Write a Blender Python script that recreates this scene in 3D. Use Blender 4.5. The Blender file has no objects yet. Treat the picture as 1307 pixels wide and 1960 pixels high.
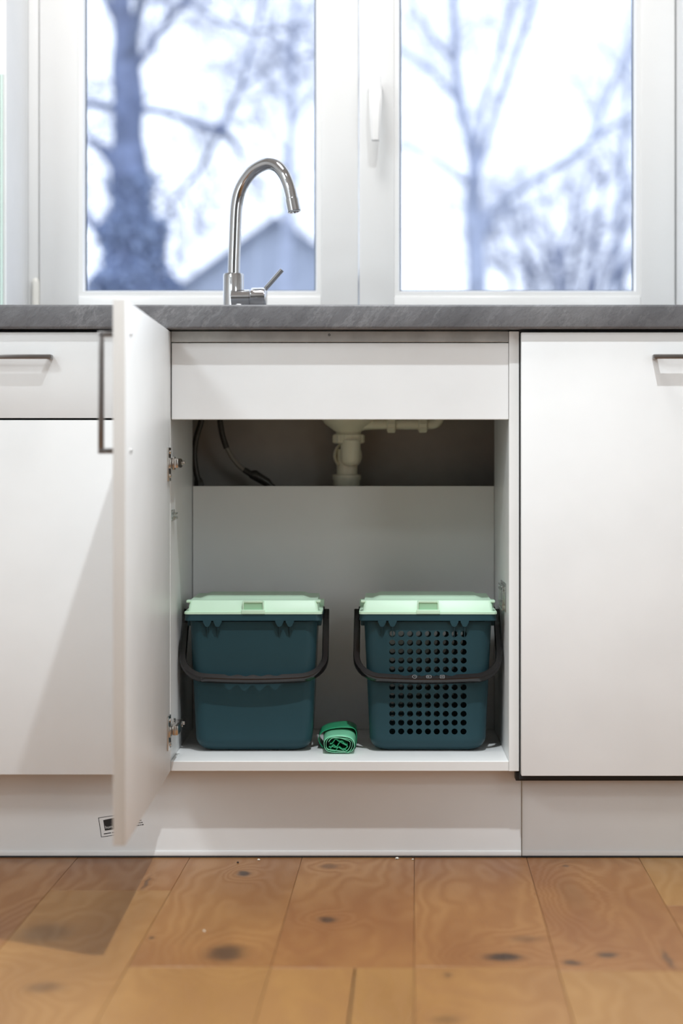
import bpy, bmesh, math, random
from mathutils import Vector, Matrix, noise
random.seed(7)
S = bpy.context.scene
COL = S.collection
PI = math.pi
F = 3538.0            # focal length in pixels of the 1307 x 1960 frame
DC, ZC = 3.09, 0.665  # camera distance from the cabinet fronts (y = 0), camera height


def lin(r, g, b):
    f = lambda c: (c / 255 / 12.92) if c / 255 <= 0.04045 else ((c / 255 + 0.055) / 1.055) ** 2.4
    return (f(r), f(g), f(b), 1)


# ------------------------------------------------------------------ camera
cam = bpy.data.cameras.new('camera')
cam.sensor_fit = 'HORIZONTAL'
cam.sensor_width = 36
cam.lens = 36 * F / 1307
cam.shift_x = -61.5 / 1307
cam.shift_y = -90.0 / 1307
cam.dof.use_dof = True
cam.dof.focus_distance = 3.17
cam.dof.aperture_fstop = 3.4
cam.dof.aperture_blades = 0
cam.clip_end = 400
co = bpy.data.objects.new('camera', cam)
co.location = (0, -DC, ZC)
co.rotation_euler = (PI / 2, 0, 0)
COL.objects.link(co)
S.camera = co

# ------------------------------------------------------------------ world and lights
w = bpy.data.worlds.new('overcast')
S.world = w
w.use_nodes = True
bg = w.node_tree.nodes['Background']
bg.inputs[0].default_value = (0.80, 0.875, 1.0, 1)
bg.inputs[1].default_value = 2.0


def lamp(kind, loc, power, col, **kw):
    d = bpy.data.lights.new('key_or_fill_light', kind)
    d.energy = power
    d.color = col
    for k, v in kw.items():
        setattr(d, k, v)
    o = bpy.data.objects.new('key_or_fill_light', d)
    o.location = loc
    COL.objects.link(o)
    return o


LC = (0.875, 0.955, 1.0)
# the ceiling spotlight over the worktop: a tight beam aimed down at the floor and the weaker spill of the same lamp
o_ = lamp('SPOT', (0.15, -0.90, 2.44), 215, LC, spot_size=2 * math.radians(48), spot_blend=1.0, shadow_soft_size=0.020)
o_.rotation_euler = (math.radians(-10), 0, 0)
lamp('SPOT', (0.15, -0.90, 2.44), 36, (0.93, 0.97, 1.0), spot_size=2 * math.radians(84), spot_blend=0.5, shadow_soft_size=0.020)
for x, y, e, sz, c_ in ((-1.6, -1.9, 27, 0.6, LC), (-0.26, -0.28, 15, 0.5, (1.0, 0.985, 0.965)), (-1.8, -3.2, 15, 0.5, LC), (1.8, -3.2, 9, 0.5, LC)):
    lamp('AREA', (x, y, 2.47), e, c_, shape='DISK', size=sz)  # unseen soft fills added for the fronts, cabinet interior and window frame
for s_ in (-1, 1):     # unseen side fills added to brighten the lower fronts; no windows there
    o_ = lamp('AREA', (s_ * 2.15, -3.0, 1.25), 21, (0.86, 0.95, 1.0), shape='RECTANGLE', size=1.4, size_y=1.2)
    o_.rotation_euler = (0, s_ * PI / 2, 0)
S.view_settings.view_transform = 'Standard'
S.view_settings.look = 'None'
S.view_settings.exposure = 0.03
S.view_settings.gamma = 1.0
S.view_settings.use_curve_mapping = False


# ------------------------------------------------------------------ material helpers
class NT:
    def __init__(s, name):
        s.m = bpy.data.materials.new(name)
        s.m.use_nodes = True
        s.t = s.m.node_tree
        s.b = s.t.nodes['Principled BSDF']
        s.out = s.t.nodes['Material Output']

    def n(s, t, **kw):
        x = s.t.nodes.new(t)
        for k, v in kw.items():
            setattr(x, k, v)
        return x

    def l(s, a, b):
        s.t.links.new(a, b)

    def math(s, op, a, b=None, c=None):
        x = s.n('ShaderNodeMath', operation=op)
        for i, v in enumerate((a, b, c)):
            if v is None:
                continue
            if isinstance(v, (int, float)):
                x.inputs[i].default_value = v
            else:
                s.l(v, x.inputs[i])
        return x.outputs[0]

    def vmath(s, op, a, b=None):
        x = s.n('ShaderNodeVectorMath', operation=op)
        for i, v in enumerate((a, b)):
            if v is None:
                continue
            if isinstance(v, tuple):
                x.inputs[i].default_value = v
            else:
                s.l(v, x.inputs[i])
        return x.outputs['Value'] if op in ('LENGTH', 'DOT_PRODUCT') else x.outputs[0]

    def noise(s, vec, scale, detail=3, rough=0.5):
        x = s.n('ShaderNodeTexNoise')
        x.inputs['Scale'].default_value = scale
        x.inputs['Detail'].default_value = detail
        x.inputs['Roughness'].default_value = rough
        if vec is not None:
            s.l(vec, x.inputs['Vector'])
        return x.outputs['Fac']

    def ramp(s, fac, stops):
        x = s.n('ShaderNodeValToRGB')
        e = x.color_ramp.elements
        while len(e) < len(stops):
            e.new(0.5)
        for i, (p, c) in enumerate(stops):
            e[i].position = p
            e[i].color = c if isinstance(c, tuple) else (c, c, c, 1)
        s.l(fac, x.inputs[0])
        return x.outputs[0]

    def mix(s, fac, a, b, mode='MIX'):
        x = s.n('ShaderNodeMix', data_type='RGBA', blend_type=mode)
        for i, v in ((0, fac), (6, a), (7, b)):
            if isinstance(v, (int, float)):
                x.inputs[i].default_value = v
            elif isinstance(v, tuple):
                x.inputs[i].default_value = v
            else:
                s.l(v, x.inputs[i])
        return x.outputs[2]

    def bump(s, h, strength, dist=0.001):
        x = s.n('ShaderNodeBump')
        x.inputs['Strength'].default_value = strength
        x.inputs['Distance'].default_value = dist
        s.l(h, x.inputs['Height'])
        s.l(x.outputs[0], s.b.inputs['Normal'])

    def pos(s):
        return s.n('ShaderNodeNewGeometry').outputs['Position']


def plain(name, col, rough=0.4, metal=0.0, var=0.03, scale=6, bump=0.0, bscale=400, spec=0.5, coat=0):
    k = NT(name)
    p = k.pos()
    f = k.noise(p, scale, 3)
    c0 = tuple(max(0, v * (1 - var)) for v in col[:3]) + (1,)
    c1 = tuple(min(1, v * (1 + var)) for v in col[:3]) + (1,)
    k.l(k.ramp(f, [(0.3, c0), (0.7, c1)]), k.b.inputs['Base Color'])
    k.b.inputs['Roughness'].default_value = rough
    k.b.inputs['Metallic'].default_value = metal
    k.b.inputs['Specular IOR Level'].default_value = spec
    k.b.inputs['Coat Weight'].default_value = coat
    if bump:
        k.bump(k.noise(p, bscale, 2), bump, 0.0006)
    return k.m


M = {}
M['melamine'] = plain('white_melamine', (0.80, 0.80, 0.79, 1), 0.38, bump=0.06, bscale=900)
M['front'] = plain('white_lacquer_front', (0.83, 0.835, 0.835, 1), 0.42, bump=0.05, bscale=700)
M['edge'] = plain('shaded_edge_band', (0.56, 0.53, 0.50, 1), 0.45, bump=0.05)  # beige door edge with its shade put into the colour
M['plinth'] = plain('plinth_foil', (0.74, 0.73, 0.72, 1), 0.40, bump=0.04)
M['pvc'] = plain('white_pvc', (0.86, 0.865, 0.86, 1), 0.25, var=0.01)
M['wall'] = plain('white_paint', (0.82, 0.83, 0.84, 1), 0.7, bump=0.15, bscale=220)
M['wall_raw'] = plain('raw_wall', (0.36, 0.34, 0.31, 1), 0.9, var=0.12, scale=9, bump=0.3, bscale=90)
M['room'] = plain('room_paint', (0.80, 0.80, 0.79, 1), 0.8)
M['room_dark'] = plain('darkened_rear_wall', (0.20, 0.19, 0.18, 1), 0.8)  # unseen rear wall, darkened to put dark streaks into the chrome
M['steel'] = plain('brushed_steel', (0.30, 0.28, 0.27, 1), 0.32, 1.0, var=0.08, scale=30)
M['nickel'] = plain('nickel', (0.62, 0.58, 0.54, 1), 0.22, 1.0)
M['chrome'] = plain('chrome', (0.52, 0.53, 0.55, 1), 0.055, 1.0, var=0.02)
M['rail'] = plain('galvanised_rail', (0.50, 0.49, 0.47, 1), 0.38, 0.75, var=0.16, scale=24, bump=0.1)
M['black'] = plain('black_rubber', (0.008, 0.008, 0.009, 1), 0.5)
M['dark'] = plain('dark_gap', (0.02, 0.02, 0.02, 1), 0.8)
M['bin'] = plain('dark_green_plastic', (0.027, 0.067, 0.082, 1), 0.30, var=0.04, bump=0.04, bscale=800, spec=0.12)
M['lid'] = plain('mint_plastic', (0.64, 0.88, 0.67, 1), 0.42, var=0.02)
M['slot'] = plain('mint_plastic_shaded', (0.36, 0.62, 0.40, 1), 0.45, var=0.02)  # darker copy of the lid mint, painted shade for the latch recess
M['handle'] = plain('black_plastic', (0.013, 0.011, 0.011, 1), 0.15, var=0.05)
M['emblem'] = plain('embossed_mark', (0.09, 0.09, 0.09, 1), 0.4)
M['drain'] = plain('cream_plastic', (0.84, 0.83, 0.66, 1), 0.35)
M['hose'] = plain('braided_hose', (0.05, 0.047, 0.04, 1), 0.4, 0.4, var=0.3, scale=300)
M['hose_light'] = plain('grey_hose', (0.22, 0.21, 0.18, 1), 0.4)
M['bark'] = plain('hazy_grey_bark', (0.20, 0.24, 0.37, 1), 0.9, var=0.3, scale=7, spec=0.1)  # bluish outdoor haze mixed into the bark colour
M['bark_hazy'] = plain('hazy_pale_bark', (0.48, 0.53, 0.68, 1), 0.9, var=0.2, scale=7, spec=0.1)  # thicker haze painted in as a paler blue bark
M['twig'] = plain('hazy_thin_twigs', (0.28, 0.32, 0.47, 1), 0.9, spec=0.1)  # twigs carry the same painted haze
M['ivy'] = plain('hazy_ivy_leaves', (0.30, 0.37, 0.54, 1), 0.8, var=0.3, scale=9, spec=0.1)  # ivy follows the bark's hazy blue
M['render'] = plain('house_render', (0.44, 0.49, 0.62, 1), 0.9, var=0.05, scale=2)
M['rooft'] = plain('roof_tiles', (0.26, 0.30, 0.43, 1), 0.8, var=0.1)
M['lawn'] = plain('winter_lawn', (0.10, 0.11, 0.07, 1), 0.95, var=0.3, scale=0.8)
M['ink'] = plain('black_ink', (0.012, 0.011, 0.011, 1), 0.6)
M['ink_white'] = plain('white_ink', (0.70, 0.69, 0.68, 1), 0.6)
M['white_bit'] = plain('pale_crumb', (0.72, 0.68, 0.58, 1), 0.7)
M['dark_bit'] = plain('dark_crumb', (0.03, 0.02, 0.015, 1), 0.7)


def counter_mat():
    k = NT('slate_laminate')
    p = k.pos()
    mp = k.n('ShaderNodeMapping')
    mp.inputs['Rotation'].default_value = (0.3, 0.85, 0.0)
    k.l(p, mp.inputs['Vector'])
    v = k.vmath('MULTIPLY', mp.outputs[0], (0.36, 1.0, 1.0))
    big = k.noise(v, 34, 8, 0.66)
    ridge = k.math('ABSOLUTE', k.math('SUBTRACT', big, 0.5))
    vein = k.ramp(ridge, [(0.0, 1.0), (0.012, 0.55), (0.045, 0.0)])
    patch = k.noise(p, 9, 3)
    vein2 = k.math('MULTIPLY', vein, k.ramp(patch, [(0.42, 0.0), (0.62, 1.0)]))
    body = k.ramp(k.noise(v, 12, 6, 0.6), [(0.3, lin(86, 86, 89)), (0.55, lin(104, 104, 107)), (0.75, lin(118, 118, 120))])
    c = k.mix(k.math('MULTIPLY', vein2, 0.27), body, lin(172, 172, 174))
    fine = k.noise(v, 60, 5, 0.6)
    dk = k.ramp(k.math('ABSOLUTE', k.math('SUBTRACT', fine, 0.47)), [(0.0, 1.0), (0.02, 0.0)])
    c = k.mix(k.math('MULTIPLY', dk, 0.30), c, lin(58, 58, 62))
    k.l(c, k.b.inputs['Base Color'])
    k.b.inputs['Roughness'].default_value = 0.42
    k.bump(big, 0.5, 0.004)
    return k.m


M['counter'] = counter_mat()


def floorpt(x, y):
    d = ZC * F / (y - 890.0)
    return ((x - 715) * d / F, d - DC)


def wood_mat():
    k = NT('oiled_oak')
    p = k.pos()
    oi = k.n('ShaderNodeObjectInfo')
    sep = k.n('ShaderNodeSeparateColor')
    k.l(oi.outputs['Color'], sep.inputs[0])
    tone, seed = sep.outputs[0], sep.outputs[1]
    off = k.n('ShaderNodeCombineXYZ')
    k.l(k.math('MULTIPLY', seed, 37.0), off.inputs[0])
    k.l(k.math('MULTIPLY', seed, 91.0), off.inputs[1])
    k.l(k.math('MULTIPLY', seed, 13.0), off.inputs[2])
    # knots: (pixel x, pixel y, half width m, half depth m, darkness, swirl)
    knots = [(466, 1672, .013, .024, .95, .9), (627, 1760, .016, .020, .85, .8), (432, 1824, .030, .050, .80, 1.0),
             (290, 1795, .005, .009, .9, .3), (88, 1785, .040, .060, .55, 1.0), (84, 1890, .026, .026, .55, .7),
             (964, 1832, .030, .022, .95, 1.0), (1096, 1843, .014, .014, .85, .6), (1163, 1828, .016, .016, .85, .6),
             (630, 1658, .016, .018, .6, .5), (1095, 1712, .020, .10, .22, 1.3), (1005, 1797, .024, .02, .45, .5),
             (1278, 1836, .006, .05, .7, .2), (1082, 1658, .006, .010, .7, .2), (855, 1866, .006, .014, .6, .2),
             (855, 1952, .02, .018, .5, .4), (280, 1690, .004, .05, .7, .2)]
    warp = None
    dark = None
    wob = k.n('ShaderNodeTexNoise')
    wob.inputs['Scale'].default_value = 45
    wob.inputs['Detail'].default_value = 2
    k.l(p, wob.inputs['Vector'])
    pw = k.vmath('ADD', p, k.vmath('MULTIPLY', k.vmath('SUBTRACT', wob.outputs['Color'], (.5, .5, .5)), (.012, .016, 0)))
    for (x, y, a, b, dk, sw) in knots:
        X, Y = floorpt(x, y)
        q = k.vmath('MULTIPLY', k.vmath('SUBTRACT', pw, (X, Y, 0)), (1 / a, 1 / b, 0))
        r = k.vmath('LENGTH', q)
        mr = k.n('ShaderNodeMapRange', interpolation_type='SMOOTHERSTEP')
        k.l(r, mr.inputs[0])
        for i, v in enumerate((0.25, 1.5, dk, 0.0)):
            mr.inputs[i + 1].default_value = v
        mw = k.n('ShaderNodeMapRange', interpolation_type='SMOOTHERSTEP')
        k.l(r, mw.inputs[0])
        for i, v in enumerate((0.0, 4.2, 0.075 * sw, 0.0)):
            mw.inputs[i + 1].default_value = v
        dark = mr.outputs[0] if dark is None else k.math('MAXIMUM', dark, mr.outputs[0])
        warp = mw.outputs[0] if warp is None else k.math('ADD', warp, mw.outputs[0])
    q = k.vmath('ADD', p, off.outputs[0])
    low = k.noise(k.vmath('MULTIPLY', q, (4.2, 1.5, 1)), 1.0, 3, 0.55)
    sx = k.n('ShaderNodeSeparateXYZ')
    k.l(q, sx.inputs[0])
    ph = k.math('ADD', k.math('ADD', k.math('MULTIPLY', sx.outputs[0], 0.45), k.math('MULTIPLY', low, 0.26)), warp)
    fine_w = k.noise(k.vmath('MULTIPLY', q, (30, 6, 1)), 1.0, 3, 0.6)
    ring = k.math('SINE', k.math('ADD', k.math('MULTIPLY', ph, 2 * PI / 0.021), k.math('MULTIPLY', fine_w, 2.4)))
    ring = k.math('MULTIPLY_ADD', ring, 0.5, 0.5)
    fib = k.noise(k.vmath('MULTIPLY', q, (330, 14, 1)), 1.0, 3, 0.6)
    pore = k.ramp(k.noise(k.vmath('MULTIPLY', q, (420, 22, 1)), 1.0, 2, 0.5), [(0.30, 1.0), (0.38, 0.0)])
    broad = k.noise(k.vmath('MULTIPLY', q, (7, 2.2, 1)), 1.0, 2, 0.5)
    c = k.mix(k.math('MULTIPLY', ring, 0.50), lin(206, 160, 104), lin(172, 121, 71))
    c = k.mix(k.math('MULTIPLY', fib, 0.30), c, lin(150, 104, 62))
    c = k.mix(k.ramp(broad, [(0.38, 0.0), (0.68, 0.75)]), c, lin(158, 106, 62))
    c = k.mix(k.math('MULTIPLY', pore, 0.16), c, lin(110, 72, 42))
    c = k.mix(k.ramp(tone, [(0.0, 0.38), (0.5, 0.0), (1.0, 0.0)]), c, lin(148, 98, 58))
    c = k.mix(k.ramp(tone, [(0.5, 0.0), (1.0, 0.5)]), c, lin(205, 172, 110))
    halo = k.math('POWER', dark, 0.5)
    c = k.mix(k.math('MULTIPLY', halo, 0.30), c, lin(112, 84, 58))
    c = k.mix(k.math('POWER', dark, 1.9), c, lin(52, 40, 34))
    c = k.mix(1.0, c, (0.47, 0.385, 0.29, 1), 'MULTIPLY')
    k.l(c, k.b.inputs['Base Color'])
    k.l(k.math('MULTIPLY_ADD', ring, 0.08, 0.40), k.b.inputs['Roughness'])
    h = k.math('SUBTRACT', fib, k.math('MULTIPLY', dark, 0.6))
    k.bump(h, 0.18, 0.0008)
    return k.m


M['wood'] = wood_mat()


def glass_mat(name, tint, refl=1.0):
    k = NT(name)
    k.t.nodes.remove(k.b)
    tr = k.n('ShaderNodeBsdfTransparent')
    tr.inputs[0].default_value = tint
    gl = k.n('ShaderNodeBsdfGlossy')
    gl.inputs['Roughness'].default_value = 0.0
    lw = k.n('ShaderNodeLayerWeight')
    f = k.math('MULTIPLY_ADD', k.math('POWER', lw.outputs['Facing'], 5.0), 0.9, 0.04 * refl)
    dirt = k.noise(k.pos(), 3, 4)
    f = k.math('MULTIPLY', f, k.math('MULTIPLY_ADD', dirt, 0.1, 0.95))
    mx = k.n('ShaderNodeMixShader')
    k.l(f, mx.inputs[0])
    k.l(tr.outputs[0], mx.inputs[1])
    k.l(gl.outputs[0], mx.inputs[2])
    k.l(mx.outputs[0], k.out.inputs[0])
    return k.m


M['pane'] = glass_mat('window_glass', (0.97, 0.98, 1.0, 1))
M['clear'] = glass_mat('clear_plastic', (0.96, 0.99, 0.97, 1), 5.0)
M['green_edge'] = plain('green_glass_edge', (0.70, 0.87, 0.81, 1), 0.15)


def roll_mat(name, col):
    k = NT(name)
    p = k.pos()
    f = k.noise(k.vmath('MULTIPLY', p, (60, 200, 60)), 1.0, 4, 0.6)
    c0 = tuple(v * 0.8 for v in col[:3]) + (1,)
    k.l(k.ramp(f, [(0.3, c0), (0.7, col)]), k.b.inputs['Base Color'])
    k.b.inputs['Roughness'].default_value = 0.33
    k.b.inputs['Transmission Weight'].default_value = 0.0
    k.bump(f, 0.35, 0.002)
    return k.m


M['bag'] = roll_mat('green_bag_film', (0.025, 0.38, 0.17, 1))
M['bag_light'] = roll_mat('pale_green_bag_film', (0.22, 0.66, 0.40, 1))


# ------------------------------------------------------------------ mesh helpers
def box(bm, x0, x1, y0, y1, z0, z1, bev=0.0, seg=2):
    r = bmesh.ops.create_cube(bm, size=1.0)
    vs = r['verts']
    for v in vs:
        v.co = Vector(((x0 + x1) / 2 + v.co.x * (x1 - x0), (y0 + y1) / 2 + v.co.y * (y1 - y0), (z0 + z1) / 2 + v.co.z * (z1 - z0)))
    if bev > 0:
        es = list({e for v in vs for e in v.link_edges})
        bmesh.ops.bevel(bm, geom=es, offset=bev, segments=seg, profile=0.5, affect='EDGES')
    return bm


def ring_loft(bm, rings, cap0=True, cap1=True):
    vr = [[bm.verts.new(p) for p in r] for r in rings]
    n = len(vr[0])
    for a, b in zip(vr, vr[1:]):
        for i in range(n):
            bm.faces.new((a[i], a[(i + 1) % n], b[(i + 1) % n], b[i]))
    if cap0:
        bm.faces.new(list(reversed(vr[0])))
    if cap1:
        bm.faces.new(vr[-1])
    return vr


def frame(t):
    t = t.normalized()
    u = t.cross(Vector((0, 0, 1)))
    if u.length < 1e-3:
        u = t.cross(Vector((0, 1, 0)))
    u.normalize()
    return u, t.cross(u).normalized()


def tube(bm, pts, rad, seg=8, cap=True):
    pts = [Vector(p) for p in pts]
    if isinstance(rad, (int, float)):
        rad = [rad] * len(pts)
    rings = []
    u = None
    for i, p in enumerate(pts):
        t = (pts[min(i + 1, len(pts) - 1)] - pts[max(i - 1, 0)]).normalized()
        if u is None:
            u, v = frame(t)
        else:
            u = (u - t * u.dot(t)).normalized()
            v = t.cross(u)
        rings.append([p + (u * math.cos(2 * PI * k / seg) + v * math.sin(2 * PI * k / seg)) * rad[i] for k in range(seg)])
    ring_loft(bm, rings, cap, cap)


def revolve(bm, o, axis, prof, seg=24, cap=True):
    o, axis = Vector(o), Vector(axis).normalized()
    u, v = frame(axis)
    rings = [[o + axis * t + (u * math.cos(2 * PI * k / seg) + v * math.sin(2 * PI * k / seg)) * max(r, 1e-5) for k in range(seg)] for t, r in prof]
    ring_loft(bm, rings, cap, cap)


def prism(bm, poly, axis, a, b):
    """extrude a 2-D polygon along an axis: 'x' -> (y,z), 'y' -> (x,z), 'z' -> (x,y)"""
    mk = {'x': lambda p, t: (t, p[0], p[1]), 'y': lambda p, t: (p[0], t, p[1]), 'z': lambda p, t: (p[0], p[1], t)}[axis]
    ring_loft(bm, [[mk(p, a) for p in poly], [mk(p, b) for p in poly]])


def smooth_path(pts, n=8):
    pts = [Vector(p) for p in pts]
    q = [pts[0] * 2 - pts[1]] + pts + [pts[-1] * 2 - pts[-2]]
    out = []
    for i in range(1, len(q) - 2):
        p0, p1, p2, p3 = q[i - 1:i + 3]
        for k in range(n):
            t = k / n
            out.append(0.5 * ((2 * p1) + (p2 - p0) * t + (2 * p0 - 5 * p1 + 4 * p2 - p3) * t * t + (3 * p1 - p0 - 3 * p2 + p3) * t ** 3))
    out.append(pts[-1])
    return out


def origin_of(o):
    v = Vector((0, 0, 0))
    while o is not None:
        v += o.location
        o = o.parent
    return v


def obj(name, bm, mat, parent=None, local=False, smooth=35, recalc=True):
    if recalc:
        bmesh.ops.recalc_face_normals(bm, faces=bm.faces)
    if parent is not None and not local:
        bmesh.ops.translate(bm, verts=bm.verts, vec=-origin_of(parent))
    me = bpy.data.meshes.new(name)
    bm.to_mesh(me)
    bm.free()
    if smooth:
        me.polygons.foreach_set('use_smooth', [True] * len(me.polygons))
        me.set_sharp_from_angle(angle=math.radians(smooth))
    for m in (mat if isinstance(mat, (list, tuple)) else [mat]):
        me.materials.append(m)
    o = bpy.data.objects.new(name, me)
    COL.objects.link(o)
    if parent is not None:
        o.parent = parent
    return o


def bake(o, angle=35):
    """turn the modifiers into plain mesh and mark the edges again"""
    dg = bpy.context.evaluated_depsgraph_get()
    me = bpy.data.meshes.new_from_object(o.evaluated_get(dg))
    o.modifiers.clear()
    o.data = me
    me.polygons.foreach_set('use_smooth', [True] * len(me.polygons))
    me.set_sharp_from_angle(angle=math.radians(angle))


def thing(name, label, cat, loc=(0, 0, 0), group=None, rotz=0):
    o = bpy.data.objects.new(name, None)
    o.empty_display_size = 0.05
    COL.objects.link(o)
    o.location = loc
    o.rotation_euler = (0, 0, rotz)
    tag(o, label, cat, group)
    return o


def tag(o, label, cat, group=None):
    o['label'] = label
    o['category'] = cat
    if group:
        o['group'] = group
    return o


def struct(o):
    o['kind'] = 'structure'
    return o


B = bmesh.new


# ================================================================== SETTING
# floor: sub-floor and oak planks
bm = B()
box(bm, -2.3, 2.3, -4.9, 0.72, -0.10, -0.0125)
floor = struct(obj('floor', bm, M['dark'], smooth=0))
TH = 78.0 / F   # the boards run very slightly off the cabinet's depth axis
PW = 0.190


def plank(x0, x1, y0, y1, tone, seed, dz):
    bm = B()
    box(bm, x0 + .0002, x1 - .0002, y0 + .0002, y1 - .0002, -0.0124, dz, 0.0006, 1)
    for v in bm.verts:
        v.co.x -= (0.045 - v.co.y) * TH
    o = obj('plank', bm, M['wood'], floor)
    o.color = (tone, seed, 0, 1)


X0 = floorpt(793, 1643)[0]      # a board edge that the photograph shows
rp = random.Random(11)
# end joints seen in the photograph, by column (0 starts at X0)
ends = {-3: [-0.20], -2: [-0.64], -1: [-0.645], 0: [-0.64, -1.9], 1: [-0.66], 2: [-0.30]}
tones = {(-1, 1): .80, (-2, 1): .86, (0, 1): .72, (1, 1): .92, (-3, 1): .85, (-3, 0): .45, (-2, 0): .62, (-1, 0): .42, (0, 0): .34, (1, 0): .50, (2, 0): .95, (2, 1): .48}
for c in range(-11, 11):
    cuts = [0.045] + [e for e in ends.get(c, [-0.05 - rp.random() * 1.2])]
    while cuts[-1] > -4.9:
        cuts.append(max(cuts[-1] - rp.uniform(0.9, 1.7), -4.9))
    for i in range(len(cuts) - 1):
        tone = tones.get((c, i), rp.uniform(0.25, 0.85))
        seed = rp.random()
        x0, x1 = X0 + c * PW, X0 + (c + 1) * PW
        if c == -1 and i == 1:   # the narrow pair with the dark joint in the foreground
            xs = x0 + 0.112
            plank(x0, xs - .001, cuts[i + 1], cuts[i], .78, seed, 0)
            plank(xs + .0005, x1, cuts[i + 1], cuts[i], .90, rp.random(), 0)
        else:
            plank(x0, x1, cuts[i + 1], cuts[i], tone, seed, 0)

# walls and ceiling
bm = B()
WX0, WX1 = -0.689, 0.603
TOPZ = 2.10
box(bm, -2.2, 2.2, 0.50, 0.72, 0.0, 0.8900)
wall_low = struct(obj('wall_back', bm, M['wall_raw'], smooth=0))
bm = B()
box(bm, -2.2, 2.2, 0.590, 0.72, 0.8901, 0.9305)
obj('wall_section', bm, M['wall'], wall_low, smooth=0)
for (a, b, z0, z1) in ((-2.2, WX0, 0.9310, 2.5), (WX1, 2.2, 0.9310, 2.5), (WX0, WX1, TOPZ, 2.5)):
    bm = B()
    box(bm, a, b, 0.38, 0.72, z0, z1)
    obj('wall_section', bm, M['wall'], wall_low, smooth=0)
for nm, a in (('wall_left', (-2.3, -2.2, -4.9, 0.72, -0.0125, 2.5)), ('wall_right', (2.2, 2.3, -4.9, 0.72, -0.0125, 2.5)),
              ('wall_front', (-2.3, 2.3, -5.0, -4.9, -0.0125, 2.5)), ('ceiling', (-2.3, 2.3, -5.0, 0.72, 2.5, 2.6))):
    bm = B()
    box(bm, *a)
    struct(obj(nm, bm, M['room_dark'] if nm == 'wall_front' else M['room'], smooth=0))

# window
win = bpy.data.objects.new('window_1', None)
COL.objects.link(win)
win.location = ((WX0 + WX1) / 2, 0.63, 0.9310)
struct(win)
WB = 0.9312
bm = B()
box(bm, WX0, -0.667, 0.598, 0.70, WB, TOPZ - .001, .002)
box(bm, 0.601, WX1 - .0005, 0.598, 0.70, WB, TOPZ - .001, .0008)
box(bm, -0.667, 0.601, 0.598, 0.70, TOPZ - .04, TOPZ - .001, .002)
box(bm, -0.667, 0.601, 0.615, 0.70, WB, WB + .022, .002)
obj('window_frame', bm, M['pvc'], win)


def sash(x0, x1, gx0, gx1, gz0, gz1, z0, z1):
    """a casement: four profiled rails with a stepped glazing bead, and the pane"""
    bm = B()
    yf, yb = 0.590, 0.665
    for (a, b, c, d) in ((x0, gx0 - .012, z0, z1), (gx1 + .012, x1, z0, z1)):
        box(bm, a, b, yf, yb, c, d, .003)
    for (c, d) in ((z0, gz0 - .012), (gz1 + .012, z1)):
        box(bm, gx0 - .0125, gx1 + .0125, yf + .0001, yb, c, d, .003)
    s = obj('sash', bm, M['pvc'], win)
    bm = B()
    yb0 = yf + .0035
    o = [(gx0 - .0125, gz0 - .0125), (gx1 + .0125, gz0 - .0125), (gx1 + .0125, gz1 + .0125), (gx0 - .0125, gz1 + .0125)]
    i = [(gx0, gz0), (gx1, gz0), (gx1, gz1), (gx0, gz1)]
    m_ = [(gx0 - .003, gz0 - .003), (gx1 + .003, gz0 - .003), (gx1 + .003, gz1 + .003), (gx0 - .003, gz1 + .003)]
    rings = []
    for pts, y in ((o, yb0), (m_, yb0), (i, yb0 + .016), (i, yb0 + .018), (o, yb0 + .018)):
        rings.append([(p[0], y, p[1]) for p in pts])
    ring_loft(bm, rings + [rings[0]], False, False)
    bmesh.ops.remove_doubles(bm, verts=bm.verts, dist=1e-6)
    obj('glazing_bead', bm, M['pvc'], s)
    bm = B()
    for (a, b, c, d) in ((gx0 - .001, gx0 + .0022, gz0, gz1), (gx1 - .0022, gx1 + .001, gz0, gz1), (gx0, gx1, gz0 - .001, gz0 + .0016), (gx0, gx1, gz1 - .0016, gz1 + .001)):
        box(bm, a, b, yb0 + .0185, yb0 + .024, c, d)
    obj('gasket', bm, M['gasket'], s)
    bm = B()
    box(bm, gx0 - .006, gx1 + .006, 0.6185, 0.6225, gz0 - .006, gz1 + .006)
    obj('pane', bm, M['pane'], s, smooth=0)
    return s


M['gasket'] = plain('grey_gasket', (0.16, 0.20, 0.27, 1), 0.5)
GB, GT = 1.0135, 2.02
s1 = sash(-0.6655, -0.0305, -0.5765, -0.1165, GB, GT, WB + .012, TOPZ - .03)
s2 = sash(-0.0290, 0.6000, 0.0530, 0.5195, GB, GT, WB + .012, TOPZ - .03)
# window handle, pointing down, on the right-hand sash
bm = B()
hx, hz = 0.0035, 1.425
revolve(bm, (hx, 0.590, hz - .012), (0, -1, 0), [(0, .0150), (.006, .0150), (.008, .0135), (.010, .0115), (.030, .0115)], 24)
rings = []
for t, wd, y0, y1 in ((0, .0115, .546, .572), (.022, .0120, .540, .566), (.030, .0122, .538, .562), (.034, .0128, .536, .560), (.06, .0125, .532, .552), (.10, .0098, .531, .546), (.128, .0080, .532, .544), (.130, .0074, .534, .542)):
    z = hz + .006 - t
    rings.append([(hx - wd, y1, z), (hx - wd, y0 + .004, z), (hx - wd * .6, y0, z), (hx + wd * .6, y0, z), (hx + wd, y0 + .004, z), (hx + wd, y1, z)])
ring_loft(bm, rings)
obj('window_handle', bm, M['pvc'], s2)
bm = B()
revolve(bm, (-0.673, 0.592, WB + .002), (0, 0, 1), [(0, .0075), (.095, .0075), (.101, .006), (.104, .003)], 16)
obj('hinge_cover', bm, plain('cream_cap', (0.80, 0.79, 0.74, 1), 0.35), win)

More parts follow.
